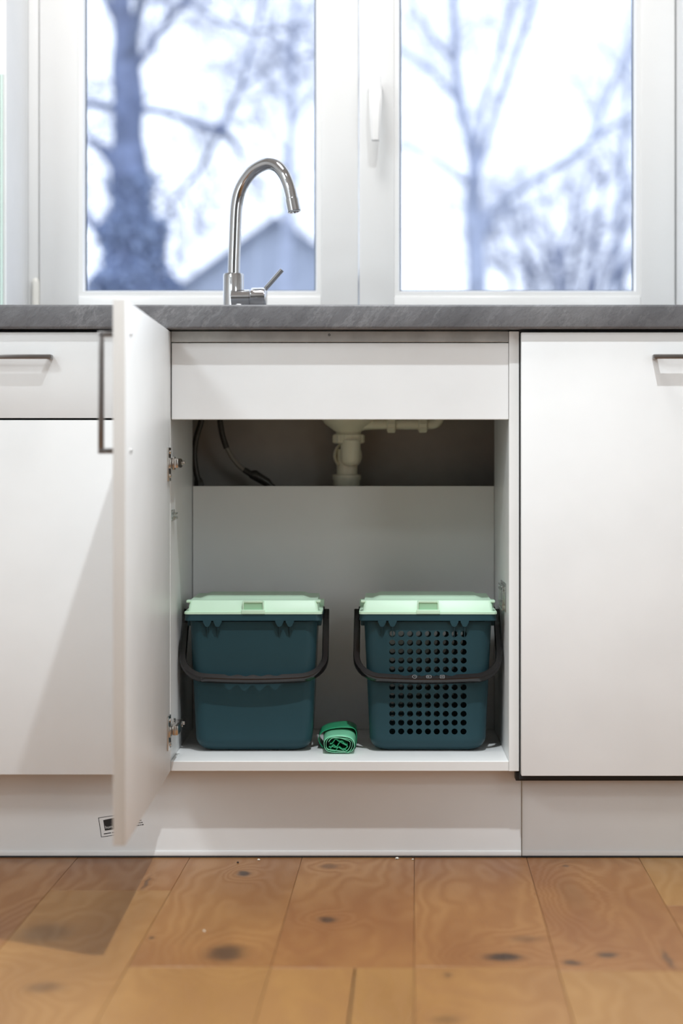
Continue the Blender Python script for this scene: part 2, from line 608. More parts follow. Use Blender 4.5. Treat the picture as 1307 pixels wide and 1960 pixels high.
# outside ground
bm = B()
box(bm, -90, 90, 0.8, 150, -1.6, -1.5)
struct(obj('ground', bm, M['lawn'], smooth=0))

# ================================================================== WORKTOP
bm = B()
poly = [(-1.9, -0.033), (1.9, -0.033), (1.9, 0.378), (0.600, 0.378), (0.600, 0.588), (-0.687, 0.588), (-0.687, 0.378), (-1.9, 0.378)]
prism(bm, poly, 'z', 0.8908, 0.9304)
es = [e for e in bm.edges if all(abs(v.co.y + 0.033) < 1e-5 for v in e.verts) and abs(e.verts[0].co.x - e.verts[1].co.x) > 1]
bmesh.ops.bevel(bm, geom=es, offset=.004, segments=4, profile=0.5, affect='EDGES')
tag(obj('worktop', bm, M['counter']), 'dark grey slate-look worktop running under the window', 'worktop')


# ================================================================== SINK CABINET
cab = thing('sink_cabinet', 'open white sink cabinet holding two green bins', 'cabinet', (-0.0567, 0.18, 0.153))
XI0, XI1 = -0.3397, 0.2262
for a, b in ((-0.3563, XI0), (XI1, 0.2430)):
    bm = B()
    box(bm, a, b, 0.0, 0.378, 0.153, 0.8885, .0006, 1)
    obj('side_panel', bm, M['melamine'], cab)
bm = B()
box(bm, XI0 + .0002, XI1 - .0002, 0.0008, 0.378, 0.153, 0.1697, .0008, 1)
obj('bottom_panel', bm, M['melamine'], cab)
bm = B()
box(bm, XI0 + .0012, XI1 - .0006, 0.370, 0.377, 0.1698, 0.6255, .0005, 1)
obj('back_panel', bm, M['melamine'], cab)
bm = B()
box(bm, XI0 + .0018, XI1 - .0006, 0.0015, 0.0175, 0.7410, 0.8690, .0008, 1)
obj('false_drawer_front', bm, M['front'], cab)
bm = B()
box(bm, XI0 + .0010, XI1 - .0008, 0.0005, 0.0165, 0.8705, 0.8888, .0008, 1)
rail = obj('front_rail', bm, M['rail'], cab)
rail['label'] = 'grey metal front rail'
bm = B()
hxr = (630 - 715) * .8734e-3
revolve(bm, (hxr, 0.0012, ZC + 249 * .8734e-3), (0, -1, 0), [(0, .0020), (.0013, .0020), (.0015, .0014), (.0004, .0008)], 12)
obj('screw', bm, M['dark'], rail)


def hinge(z):
    """nickel cup hinge: cup flange on the door face, arm, mounting plate on the side panel"""
    bm = B()
    box(bm, -0.3393, -0.3365, -0.056, -0.018, z - .030, z + .026, .001)
    for dz in (-.021, .018):
        revolve(bm, (-0.3366, -0.036, z + dz), (1, 0, 0), [(0, .0035), (.0018, .0033), (.0022, .002)], 10)
    h = obj('hinge', bm, M['nickel'], cab)
    bm = B()
    box(bm, -0.3385, -0.3340, -0.050, -0.018, z - .0085, z + .0085, .0012)
    box(bm, -0.3335, -0.3235, -0.030, 0.030, z - .0080, z + .0080, .0018)
    obj('hinge_arm', bm, M['nickel'], h)
    bm = B()
    box(bm, XI0 + .0002, -0.3262, 0.012, 0.064, z - .0065, z + .0065, .001)
    box(bm, XI0 + .0002, -0.3360, 0.026, 0.046, z - .011, z + .011, .001)
    revolve(bm, (-0.3275, 0.044, z), (1, 0, 0), [(0, .004), (.004, .004), (.0045, .003)], 10)
    revolve(bm, (-0.3275, 0.056, z + .001), (1, 0, 0), [(0, .003), (.006, .003), (.0065, .002)], 10)
    obj('mounting_plate', bm, M['nickel'], h)
    h['label'] = 'nickel door hinge'


hinge(0.6680)
hinge(0.2250)


def bracket(side, y0, y1, z0, z1):
    s = 1 if side > 0 else -1
    xw = XI1 if s > 0 else XI0
    f = lambda d: xw - s * d
    bm = B()
    a = sorted((f(.0002), f(.0025)))
    box(bm, a[0], a[1], y0, y1, z0, z1, .0008)
    for z in (z0 + .004, z0 + .012, z1 - .006, z1 - .013):
        a = sorted((f(.002), f(.0075)))
        box(bm, a[0], a[1], y0 + .003, y1 - .003, z - .0014, z + .0014, .0006)
    a = sorted((f(.002), f(.0065)))
    for y in (y0 + .004, y1 - .004):
        box(bm, a[0], a[1], y - .0013, y + .0013, z0 + .004, z1 - .006, .0005)
    o = obj('shelf_bracket', bm, M['clear'], cab)
    o['label'] = 'clear plastic shelf bracket'


bracket(1, 0.062, 0.165, 0.414, 0.463)
bracket(-1, 0.010, 0.050, 0.571, 0.590)

# ---- the open door (local frame: x from hinge to free edge, -y outwards)
door = None
bm = B()
DZ0, DZ1 = 0.1525, 0.8885
box(bm, 0.0, 0.597, -0.0170, 0.0, DZ0, DZ1, .0010, 2)
for f in bm.faces:      # beige edge strip on the free end, darkened to hold its shade
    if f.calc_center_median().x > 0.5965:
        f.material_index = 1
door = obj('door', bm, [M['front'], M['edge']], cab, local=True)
door.location = Vector((-0.3398, -0.0045, 0)) - origin_of(cab)
door.rotation_euler = (0, 0, math.radians(-90 + 0.55))
door['label'] = 'white cabinet door swung open'


def bar_handle(cx, z0, z1, vertical, yface, standoff, parent, local=False, x0=0, x1=0, zc=0):
    """squared bow handle; vertical: at cx from z0 to z1; horizontal: x0..x1 at zc"""
    bm = B()
    t, d = .0075, .0078
    yo = yface - standoff
    if vertical:
        box(bm, cx - t / 2, cx + t / 2, yo, yo + d, z0, z1, .0008)
        for z in (z0, z1 - t):
            box(bm, cx - t / 2, cx + t / 2, yo + .0004, yface - .0001, z, z + t, .0006)
    else:
        box(bm, x0, x1, yo, yo + d, zc - t / 2, zc + t / 2, .0008)
        for x in (x0, x1 - t):
            box(bm, x, x + t, yo + .0004, yface - .0001, zc - t / 2, zc + t / 2, .0006)
    o = obj('handle', bm, M['steel'], parent, local=local)
    o['label'] = 'steel bow handle'
    return o


bar_handle(0.543, 0.6805, 0.8485, True, -0.0170, 0.0270, door, local=True)
for z in (.684, .845):
    bm = B()
    revolve(bm, (0.543, -0.0005, z), (0, 1, 0), [(0, .0040), (.0016, .0036), (.0024, .002)], 12)
    o = obj('screw', bm, M['steel'], door, local=True)

# ================================================================== NEIGHBOURING CABINETS
YF = -0.0195
lc = thing('drawer_cabinet', 'white drawer cabinet left of the open door', 'cabinet', (-0.609, 0.18, 0.153))
bm = B()
box(bm, -0.8585, -0.3590, 0.0, 0.378, 0.153, 0.8885)
obj('carcass', bm, M['melamine'], lc)
bm = B()
box(bm, -0.8575, -0.3600, YF, -0.0015, 0.7430, 0.8855, .0010, 2)
dr = obj('drawer', bm, M['front'], lc)
bm = B()
box(bm, -0.8575, -0.3600, YF, -0.0015, 0.1505, 0.7395, .0010, 2)
dd = obj('door', bm, M['front'], lc)
bm = B()
box(bm, -0.8575, -0.3600, -0.0014, -0.0002, 0.735, 0.890)
obj('gap_shade', bm, M['dark'], lc)  # dark sheet standing in for the shade inside the front gaps
bar_handle(0, 0, 0, False, YF, 0.0240, dr, x0=-0.698, x1=-0.5325, zc=0.8437)
dw = thing('built_in_dishwasher', 'closed white panelled appliance right of the open cabinet', 'dishwasher', (0.545, 0.18, 0.135))
bm = B()
box(bm, 0.2475, 0.8430, 0.002, 0.378, 0.155, 0.8880)
obj('body', bm, M['dark'], dw)
bm = B()
box(bm, 0.2455, 0.8450, YF, -0.0010, 0.1484, 0.8853, .0010, 2)
dp = obj('door', bm, M['front'], dw)
bar_handle(0, 0, 0, False, YF, 0.0240, dp, x0=0.4625, x1=0.628, zc=0.8440)
bm = B()
box(bm, 0.2384, 0.8450, 0.012, 0.0405, 0.1350, 0.1500, .001)
o = obj('base_seal', bm, M['black'], dw)
o['label'] = 'black seal below the panel'
bm = B()
box(bm, 0.2436, 0.8450, 0.0004, 0.010, 0.1400, 0.8905)
obj('gap_shade', bm, M['dark'], dw)  # dark strip in place of the shadowed gap around the panel
# ================================================================== PLINTHS
pl = thing('plinth_board', 'long white plinth with printed mark below the open door', 'plinth', (-0.7, 0.05, 0))
bm = B()
box(bm, -1.6, 0.2500, 0.042, 0.058, 0.003, 0.1518, .0006, 1)
box(bm, -1.6, 0.2500, 0.0402, 0.0418, 0.003, 0.0115, .0007)
pb = obj('board', bm, M['plinth'], pl)
bm = B()
box(bm, -1.6, 0.2505, 0.0405, 0.059, 0.0003, 0.0030)
obj('bottom_gap_shade', bm, M['dark'], pl)  # dark strip painting the shadow line between plinth and floor
pr = thing('plinth_board', 'shaded white plinth under the panelled appliance', 'plinth', (0.9, 0.05, 0))
bm = B()
box(bm, 0.2512, 1.6, 0.0425, 0.0585, 0.003, 0.1345, .0006, 1)
box(bm, 0.2512, 1.6, 0.0407, 0.0423, 0.003, 0.0115, .0007)
obj('board', bm, M['plinth'], pr)
bm = B()
box(bm, 0.2512, 1.6, 0.0405, 0.059, 0.0003, 0.0030)
obj('bottom_gap_shade', bm, M['dark'], pr)  # same dark strip for the shadow line under this plinth
bm = B()
box(bm, 0.2500, 0.2513, 0.0385, 0.0415, 0.0032, 0.136)
obj('joint_strip', bm, M['clear'], pr)


def plinth_pt(x, y):
    d = DC + 0.042
    return (x - 715) * d / F, ZC - (y - 890) * d / F


# printed mark, turned a few degrees
bm = B()
cx, cz = plinth_pt(188, 1565)
px = (DC + .042) / F


def quad(bm, pts, y):
    bm.faces.new([bm.verts.new((p[0], y, p[1])) for p in pts])


def rotpt(u, v, a=math.radians(8.5)):
    """u to the right, v downwards in pixels from the mark's top left corner"""
    return (cx + (u * math.cos(a) + v * math.sin(a)) * px, cz - (v * math.cos(a) - u * math.sin(a)) * px)


def rrect(bm, u0, v0, u1, v1, y):
    quad(bm, [rotpt(u0, v0), rotpt(u1, v0), rotpt(u1, v1), rotpt(u0, v1)], y)


W_, H_ = 44, 38
for r in ((0, 0, W_, 1), (0, H_ - 1, W_, H_), (0, 0, 1.1, H_), (W_ - 1.1, 0, W_, H_)):
    rrect(bm, *r, 0.0417)
quad(bm, [rotpt(8.6, 6), rotpt(35, 4.5), rotpt(33, 26.5), rotpt(9, 26.5)], 0.0417)
mark = obj('printed_mark', bm, M['ink'], pb, smooth=0)
mark['label'] = 'small black printed logo mark'
bm = B()
for (u0, u1, v) in ((6, 20, 31.5), (21.5, 27, 31.5), (29, 38, 31.5), (72, 75, 16.3), (76, 81, 16.3), (71, 73, 20.6), (74, 79, 20.6), (80, 82.5, 20.6), (70, 76, 25.0), (77, 79, 25.0), (80, 84, 25.0)):
    rrect(bm, u0, v, u1, v + 1.7, 0.0417)     # the small print, too fine to read
o = obj('small_print', bm, M['ink'], pb, smooth=0)
o['kind'] = 'stuff'


def text(body, u, v, size, mat, parent, y):
    c = bpy.data.curves.new('lettering', 'FONT')
    c.body = body
    c.size = size * px
    o = bpy.data.objects.new('lettering', c)
    COL.objects.link(o)
    dg = bpy.context.evaluated_depsgraph_get()
    me = bpy.data.meshes.new_from_object(o.evaluated_get(dg))
    bpy.data.objects.remove(o)
    x, z = rotpt(u, v)
    a = math.radians(8.5)
    off = origin_of(parent)
    for vt in me.vertices:
        q = vt.co
        vt.co = Vector((x + q.x * math.cos(a) - q.y * math.sin(a), y, z + q.x * math.sin(a) + q.y * math.cos(a))) - off
    me.materials.clear()
    me.materials.append(mat)
    o = bpy.data.objects.new('lettering', me)
    COL.objects.link(o)
    o.parent = parent
    return o


lettering = [('hum', 10.2, 23.2, 8.5, M['ink_white'], 0.0414)]
for (b_, u, v, sz, m_, y_) in lettering:
    text(b_, u, v, sz, m_, pb, y_)

# ================================================================== BINS
BZ = 0.1699


def rrect_pts(hw, hd, r, z, n=5):
    pts = []
    for (sx, sy, a0) in ((1, 1, 0), (-1, 1, 90), (-1, -1, 180), (1, -1, 270)):
        for k in range(n + 1):
            a = math.radians(a0 + 90 * k / n)
            pts.append((sx * (hw - r) + r * math.cos(a), sy * (hd - r) + r * math.sin(a), z))
    return pts


def bin_dims(z):
    """half width, half depth of the tapering tub at height z"""
    t = max(0.0, (z - 0.022) / (0.226 - 0.022))
    return 0.1005 + 0.0095 * t, 0.0860 + 0.0080 * t


HC, HR, HS = 9, 12, 0.01535          # columns, rows and spacing of the drain holes
HZ_TOP = 0.2040                        # z of the top row centres


def make_tub(perforated):
    bm = B()
    R = 0.020
    prof = [(0.0, 0.022), (0.0015, 0.016), (0.0045, 0.0105), (0.010, 0.0050), (0.016, 0.0018), (0.022, 0.0)]
    rings = []
    for z, ins in prof:
        hw, hd = bin_dims(0.022)
        rings.append(rrect_pts(hw - ins, hd - ins, R, z))
    hz0 = HZ_TOP - HS * (HR - 0.5)
    hz1 = HZ_TOP + HS * 0.5
    for z in (hz0, hz1, 0.2255):
        hw, hd = bin_dims(z)
        rings.append(rrect_pts(hw, hd, R, z))
    n = 6
    N = len(rings[0])
    vr = [[bm.verts.new(p) for p in r] for r in rings]
    front_i, back_i = 3 * n - 1, 1 * n - 1      # the straight runs: index of the last vertex of a corner arc
    lat = len(prof)                             # the band between hz0 and hz1 starts at this ring
    for j in range(len(vr) - 1):
        a, b = vr[j], vr[j + 1]
        for i in range(N):
            if perforated and j == lat and i in (front_i, back_i):
                continue
            bm.faces.new((a[i], a[(i + 1) % N], b[(i + 1) % N], b[i]))
    bm.faces.new(list(reversed(vr[0])))
    if perforated:
        for fi in (front_i, back_i):
            c = [vr[lat][fi], vr[lat][fi + 1], vr[lat + 1][fi + 1], vr[lat + 1][fi]]
            y0, y1 = c[0].co.y, c[2].co.y
            xL0, xR0 = c[0].co.x, c[1].co.x
            xL1, xR1 = c[3].co.x, c[2].co.x
            gx = HC * HS / 2
            sgn = 1 if xR0 > xL0 else -1
            cx = 0.0

            def P(x, z):
                t = (z - hz0) / (hz1 - hz0)
                return (x, y0 + (y1 - y0) * t, z)
            xs = [sgn * (-gx + k * HS) for k in range(HC + 1)]
            zs = [hz0 + k * HS for k in range(HR + 1)]
            g = [[bm.verts.new(P(x, z)) for x in xs] for z in zs]
            # side strips
            bm.faces.new([c[0]] + [g[0][0]] + [g[k][0] for k in range(1, HR + 1)] + [c[3]])
            bm.faces.new([c[1], c[2]] + [g[k][-1] for k in range(HR, -1, -1)])
            bm.faces.new([c[0], c[1]] + [g[0][k] for k in range(HC, -1, -1)])
            bm.faces.new([c[2], c[3]] + [g[-1][k] for k in range(0, HC + 1)])
            rr = 0.00535
            for a_ in range(HR):
                for b_ in range(HC):
                    q = [g[a_][b_], g[a_][b_ + 1], g[a_ + 1][b_ + 1], g[a_ + 1][b_]]
                    mx = (xs[b_] + xs[b_ + 1]) / 2
                    mz = (zs[a_] + zs[a_ + 1]) / 2
                    ci = [bm.verts.new(P(mx + sgn * rr * math.cos(2 * PI * k / 16), mz + rr * math.sin(2 * PI * k / 16))) for k in range(16)]
                    for s_ in range(4):     # s_ = 0 right, 1 top, 2 left, 3 bottom
                        A, Bv = ((q[1], q[2]), (q[2], q[3]), (q[3], q[0]), (q[0], q[1]))[s_]
                        k0 = s_ * 4
                        w5 = [ci[(k0 + d) % 16] for d in (-2, -1, 0, 1, 2)]
                        bm.faces.new((A, w5[1], w5[0]))
                        bm.faces.new((A, w5[2], w5[1]))
                        bm.faces.new((A, Bv, w5[2]))
                        bm.faces.new((Bv, w5[3], w5[2]))
                        bm.faces.new((Bv, w5[4], w5[3]))
    return bm


def make_bin(label, x, y, perforated, rot):
    b = thing('lidded_bin', label, 'bin', (x, y, BZ), 'lidded kitchen bins in the cabinet', rot)
    tub = obj('tub', make_tub(perforated), M['bin'], b, local=True)
    so = tub.modifiers.new('wall', 'SOLIDIFY')
    so.thickness = 0.0026
    so.offset = -1
    bake(tub)
    # rim: folded skirt around the top, with arches cut between the clip tongues
    bm = B()
    ho, hd = 0.1175, 0.1010
    z0, z1 = 0.2275, 0.2385
    tongues = (-0.0790, -0.0610, 0.0450, 0.0630)
    rings = [rrect_pts(0.1085, 0.0925, .018, z1 - .003), rrect_pts(ho, hd, .012, z1 - .0002), rrect_pts(ho + .0006, hd + .0006, .012, z0), rrect_pts(ho - .0016, hd - .0016, .011, z0), rrect_pts(ho - .002, hd - .002, .011, z1 - .003), rrect_pts(0.1075, 0.0915, .018, z1 - .0055)]
    ring_loft(bm, rings + [rings[0]], False, False)
    bmesh.ops.remove_doubles(bm, verts=bm.verts, dist=1e-6)
    rim = obj('rim', bm, M['bin'], b, local=True)
    for tx in tongues:
        w0, w1 = .0072, .0050
        zt, zb = z0 + .0010, z0 - .0105
        pts = [(tx - w0, zt), (tx - w0 * .97, zt - .004)]
        for k in range(9):
            a = PI + PI * k / 8
            pts.append((tx + w1 * math.cos(a), zb + .0050 + w1 * math.sin(a)))
        pts += [(tx + w0 * .97, zt - .004), (tx + w0, zt)]
        bm = B()
        prism(bm, pts, 'y', -(hd + .0007), -(hd - .0012))
        obj('rim_clip', bm, M['bin'], rim, local=True)
        bm = B()
        prism(bm, [(tx - .0011, .228), (tx - .0011, .212), (tx - .0004, .1975), (tx + .0004, .1975), (tx + .0011, .212), (tx + .0011, .228)], 'y', -(hd - .0012), -0.0920)
        for v in bm.verts:
            if v.co.y < -.0935:
                v.co.y = -0.0936 if v.co.z < .2 else (-0.0975 if v.co.z < .213 else v.co.y)
        obj('rim_rib', bm, M['bin'], rim, local=True)
    # side lugs that carry the handle
    for s in (-1, 1):
        bm = B()
        a = sorted((s * .1085, s * .1165))
        box(bm, a[0], a[1], -.055, .085, .2150, .2290, .0015)
        revolve(bm, (s * .1164, .004, .2320), (s, 0, 0), [(0, .0075), (.0035, .0075), (.0037, .0045), (.0045, .0045)], 16)
        obj('handle_lug', bm, M['bin'], b, local=True)
    # lid: slanting front, ears, raised centre panel and a latch in the middle
    bm = B()
    lo, ld = 0.1185, 0.1020
    R = lambda w, d, r, z, dy=0: [(p[0], p[1] + dy, p[2]) for p in rrect_pts(w, d, r, z)]
    rings = [R(lo, ld, .007, .2387), R(lo, ld, .007, .2425), R(lo - .0065, ld - .0035, .006, .2440), R(lo - .0085, ld - .0110, .006, .2605),
             R(lo - .0090, ld - .0125, .006, .2618), R(lo - .0220, ld - .0230, .010, .2612, .004), R(lo - .0330, ld - .0330, .010, .2655, .008), R(lo - .0340, ld - .034, .01, .2658, .008)]
    ring_loft(bm, rings)
    for s in (-1, 1):    # small ears at the ends of the top edge and hinge blocks on the side
        a = sorted((s * (lo - .0105), s * (lo - .0030)))
        box(bm, a[0], a[1], -ld + .010, -ld + .034, .2580, .2618, .0008)
        a = sorted((s * (lo - .0090), s * (lo + .0010)))
        box(bm, a[0], a[1], ld - .075, ld - .050, .2430, .2545, .001)
    lid = obj('lid', bm, M['lid'], b, local=True)
    lid['label'] = 'mint green lid'
    bm = B()
    # latch: a raised tab with an overhanging brow and a pocket beneath it
    yb = -ld - .0012
    box(bm, -.0205, .0205, yb, -ld + .012, .2388, .2465, .0012)
    box(bm, -.0165, .0165, -ld + .0015, -ld + .016, .2580, .2622, .0010)
    for s in (-1, 1):
        a = sorted((s * .0160, s * .0185))
        box(bm, a[0], a[1], -ld + .0005, -ld + .014, .2450, .2610, .0008)
    obj('latch', bm, M['lid'], lid, local=True)
    bm = B()
    box(bm, -.0158, .0158, -ld + .0030, -ld + .010, .2466, .2580)
    obj('latch_slot', bm, M['slot'], lid, local=True)  # recess shade comes from the darker mint colour
    # carrying handle, folded forwards so the grip hangs in front of the tub
    Hh = 0.1235
    piv = Vector((0, 0.004, 0.2320))
    low = Vector((0, -0.1010, 0.1290))
    vdir = (low - piv)
    L = vdir.length
    vdir.normalize()
    nrm = Vector((1, 0, 0)).cross(vdir)
    r = 0.046
    path = []
    for k in range(0, 7):
        path.append((-Hh, -0.006 + (L - r + .006) * k / 6))
    for k in range(1, 9):
        a = PI - (PI / 2) * k / 8
        path.append((-Hh + r + r * math.cos(a), L - r + r * math.sin(a)))
    nb = 64
    for k in range(1, nb):
        u = -Hh + r + (2 * Hh - 2 * r) * k / nb
        path.append((u, L + .003 * (1 - (u / (Hh - r)) ** 2)))
    for k in range(0, 9):
        a = (PI / 2) * (1 - k / 8)
        path.append((Hh - r + r * math.cos(a), L - r + r * math.sin(a)))
    for k in range(1, 7):
        path.append((Hh, L - r - (L - r + .006) * k / 6))
    rings = []
    for i, (u, v) in enumerate(path):
        pa, pb_ = path[max(0, i - 1)], path[min(len(path) - 1, i + 1)]
        t = Vector((pb_[0] - pa[0], pb_[1] - pa[1])).normalized()
        inn = Vector((t.y, -t.x))            # towards the inside of the loop
        half = 0.0056
        end = min(i, len(path) - 1 - i)
        win_, wn = half, half
        if abs(u) < 0.0465 and v > L - .01:
            s = math.cos(2 * PI * u / 0.0265)
            win_ = half - 0.0018 + 0.0022 * s
            win_ -= 0.0
        th = 0.0072 if end > 1 else 0.0050
        sec = []
        for (a, bb) in ((win_, -th * .72), (win_ * .78, -th), (-wn * .78, -th), (-wn, -th * .72), (-wn, th * .72), (-wn * .78, th), (win_ * .78, th), (win_, th * .72)):
            p2 = Vector((u, v)) + inn * a
            sec.append(piv + Vector((p2.x, 0, 0)) + vdir * p2.y + nrm * bb)
        rings.append(sec)
    bm = B()
    ring_loft(bm, rings)
    for s in (-1, 1):   # little stops at the pivots
        c = piv + Vector((s * (Hh - .004), .004, .008))
        box(bm, c.x - .0015, c.x + .0015, c.y - .003, c.y + .003, c.z - .004, c.z + .0035, .0006)
    h = obj('carrying_handle', bm, M['handle'], b, local=True, smooth=50)
    h['label'] = 'black carrying handle'
    # raised ribs along the back and inner edges of the grip
    if perforated:
        side = -1 if nrm.y > 0 else 1
        face = nrm * (side * 0.0072)
        fn = (nrm * side).normalized()
        for kk, uc in enumerate((-0.0232, 0.0012, 0.0242)):
            bm = B()
            c0 = piv + Vector((uc, 0, 0)) + vdir * (L + .003) + face
            ring_n = 18
            if kk == 0:
                shape = [(math.cos(2 * PI * k / ring_n), math.sin(2 * PI * k / ring_n)) for k in range(ring_n)]
            elif kk == 1:
                shape = [(1.15 * math.copysign(abs(math.cos(2 * PI * k / ring_n)) ** .6, math.cos(2 * PI * k / ring_n)), .85 * math.copysign(abs(math.sin(2 * PI * k / ring_n)) ** .6, math.sin(2 * PI * k / ring_n))) for k in range(ring_n)]
            else:
                shape = [(1.0 * math.copysign(abs(math.cos(2 * PI * k / ring_n)) ** .3, math.cos(2 * PI * k / ring_n)), .9 * math.copysign(abs(math.sin(2 * PI * k / ring_n)) ** .3, math.sin(2 * PI * k / ring_n))) for k in range(ring_n)]
            ra = 0.0041
            pt = lambda p, f_, hgt: c0 + Vector((p[0] * ra * f_, 0, 0)) + vdir * (p[1] * ra * f_) + fn * hgt
            rr_ = [[pt(p, 1, -.0002) for p in shape], [pt(p, 1, .0005) for p in shape], [pt(p, .74, .0005) for p in shape], [pt(p, .74, -.0002) for p in shape]]
            ring_loft(bm, rr_, False, False)
            bars = {0: [(-.1, -.5, .1, .1), (-.1, -.1, .5, .1)], 1: [(-.5, -.45, -.1, .45), (.05, -.45, .2, .45)], 2: [(-.5, -.4, .5, -.15), (-.5, .1, .5, .35)]}[kk]
            for (a0, b0, a1, b1) in bars:
                vs = [pt(p, 1, .0005) for p in ((a0, b0), (a1, b0), (a1, b1), (a0, b1))]
                vs0 = [pt(p, 1, -.0002) for p in ((a0, b0), (a1, b0), (a1, b1), (a0, b1))]
                ring_loft(bm, [vs0, vs])
            obj('embossed_mark', bm, M['emblem'], h, local=True)
    return b


make_bin('solid-walled dark green bin with mint lid near the door hinges', -0.2078, 0.186, False, math.radians(0.5))
make_bin('dark green bin with mint lid and rows of round holes', 0.0945, 0.186, True, math.radians(-0.6))

# ================================================================== BAG ROLL
roll = thing('bag_roll', 'flattened roll of green bin bags lying between the bins', 'bag roll', (-0.0600, 0.135, BZ))


def ribbon(bm, pts, y0, y1, n=8, wig=0.0, taper=None):
    """a sheet that follows a profile in x-z and runs along y"""
    rows = []
    for j in range(n + 1):
        t = j / n
        y = y0 + (y1 - y0) * t
        row = []
        for i, (x, z) in enumerate(pts):
            k = wig * noise.noise(Vector((x * 60, y * 45, z * 60 + i * .05)))
            s = 1 + (taper * t if taper else 0)
            row.append(bm.verts.new((x * s + k, y, max(z * s + k * .7, 0.0006))))
        rows.append(row)
    for a, b in zip(rows, rows[1:]):
        for i in range(len(pts) - 1):
            bm.faces.new((a[i], a[i + 1], b[i + 1], b[i]))


def lobe(t, hw, h, zc):
    """flat-bottomed rounded loop"""
    c, s = math.cos(t), math.sin(t)
    x = hw * math.copysign(abs(c) ** 0.75, c)
    z = zc + h * (math.copysign(abs(s) ** 0.8, s))
    return x, z


pts = []
turns = 2.6
for k in range(170):
    t = -PI * 0.35 + 2 * PI * turns * k / 169
    f = 1 - 0.125 * (t + PI * .35) / (2 * PI)
    x, z = lobe(t, .0268 * f, .0150 * f, .0157)
    lay = int((t + PI * .35) / (2 * PI))
    z += (0.0015 * math.sin(3 * t + lay)) * (1 if lay >= 1 else 0.15)
    pts.append((x, max(z, .0006)))
bm = B()
ribbon(bm, pts, -0.058, 0.070, 8, .0009, .17)
rl = obj('rolled_film', bm, M['bag_light'], roll, local=True, recalc=False)
rl.modifiers.new('film', 'SOLIDIFY').thickness = 0.0007
bm = B()
# inner crumpled folds that show on the end
for amp, zc, hw, ph in ((.0042, .0160, .0165, 0.3), (.0030, .0215, .0150, 2.2), (.0024, .0080, .0170, 1.0), (.0030, .0115, .0150, 3.3)):
    ps = []
    for k in range(46):
        u = -hw + 2 * hw * k / 45
        ps.append((u, zc + amp * math.sin(u * 210 + ph) + .0016 * math.sin(u * 520 + ph * 2) - 12 * u * u * .6))
    ribbon(bm, ps, -0.0565, 0.066, 6, .0008)
inn = obj('inner_folds', bm, M['bag'], roll, local=True, recalc=False)
inn.modifiers.new('film', 'SOLIDIFY').thickness = 0.0012
# loose outer turn towards the back
ps = smooth_path([Vector(p) for p in ((-.030, 0, .0010), (-.0355, 0, .009), (-.0375, 0, .020), (-.0325, 0, .030), (-.020, 0, .0365), (0, 0, .0400), (.018, 0, .0400), (.0285, 0, .0350), (.0315, 0, .024), (.0310, 0, .010), (.0285, 0, .0010))], 6)
bm = B()
ribbon(bm, [(p.x * .96, p.z * .93) for p in ps], 0.000, 0.072, 8, .0012, .02)
lo_ = obj('loose_flap', bm, M['bag'], roll, local=True, recalc=False)
lo_.modifiers.new('film', 'SOLIDIFY').thickness = 0.0007

# ================================================================== PLUMBING
dp_ = thing('sink_drain', 'cream plastic sink drain and trap under the basin', 'drain', (-0.049, 0.44, 0.56))
PX = (DC + .44) / F
gx = lambda x: (x - 715) * PX
gz = lambda y: ZC - (y - 890) * PX
bm = B()
c0 = (gx(667), 0.44, 0)
revolve(bm, (gx(667), .44, gz(833)), (0, 0, 1), [(0, .0235), (.006, .0240), (.010, .030), (.022, .046), (.036, .055), (.050, .056)], 32)
obj('strainer_bowl', bm, M['drain'], dp_)
bm = B()
revolve(bm, (gx(667), .44, gz(849)), (0, 0, 1), [(0, .0275), (.002, .0292), (.016, .0292), (.018, .0275)], 28)
for k in range(14):
    a = 2 * PI * k / 14
    tube(bm, [(gx(667) + .0293 * math.cos(a), .44 + .0293 * math.sin(a), gz(847)), (gx(667) + .0293 * math.cos(a), .44 + .0293 * math.sin(a), gz(833))], .0014, 6)
obj('union_nut', bm, M['drain'], dp_)
bm = B()
pr_ = [(.0002, .004), (.002, .0105), (.006, .0155), (.011, .0185), (.019, .0190), (.050, .0190)]
revolve(bm, (gx(671), .425, gz(893)), (0, 0, 1), pr_, 28)
obj('drop_pipe', bm, M['drain'], dp_)
bm = B()
n = 40
rings = []
for k in range(n):
    a = 2 * PI * k / n
    rings.append([(gx(665) + (.0245 + .0032 * math.cos(b)) * math.cos(a), .446 + .009 * math.sin(b), gz(872) + (.0245 + .0032 * math.cos(b)) * math.sin(a)) for b in [2 * PI * j / 8 for j in range(8)]])
ring_loft(bm, rings + [rings[0]], False, False)
bmesh.ops.remove_doubles(bm, verts=bm.verts, dist=1e-7)
obj('collar', bm, M['drain'], dp_)
bm = B()
revolve(bm, (gx(664), .452, gz(985)), (0, 0, 1), [(0, .0200), (.125, .0200)], 28)
revolve(bm, (gx(663), .452, gz(990)), (0, 0, 1), [(0, .0255), (.070, .0255), (.073, .0275), (.080, .0275), (.082, .0240)], 28)
obj('outlet_pipe', bm, M['drain'], dp_)
bm = B()
zo = gz(812)
revolve(bm, (gx(690), .43, zo), (1, 0, 0), [(0, .012), (.020, .0105), (.050, .0098), (.090, .0105), (.112, .0105), (.128, .0098)], 20)
tube(bm, smooth_path([(gx(815), .43, zo), (gx(830), .43, zo + .001), (gx(838), .43, zo + .007), (gx(840), .43, zo + .02), (gx(840), .43, zo + .06)], 6), .0098, 20)
ov = obj('overflow_pipe', bm, M['drain'], dp_)
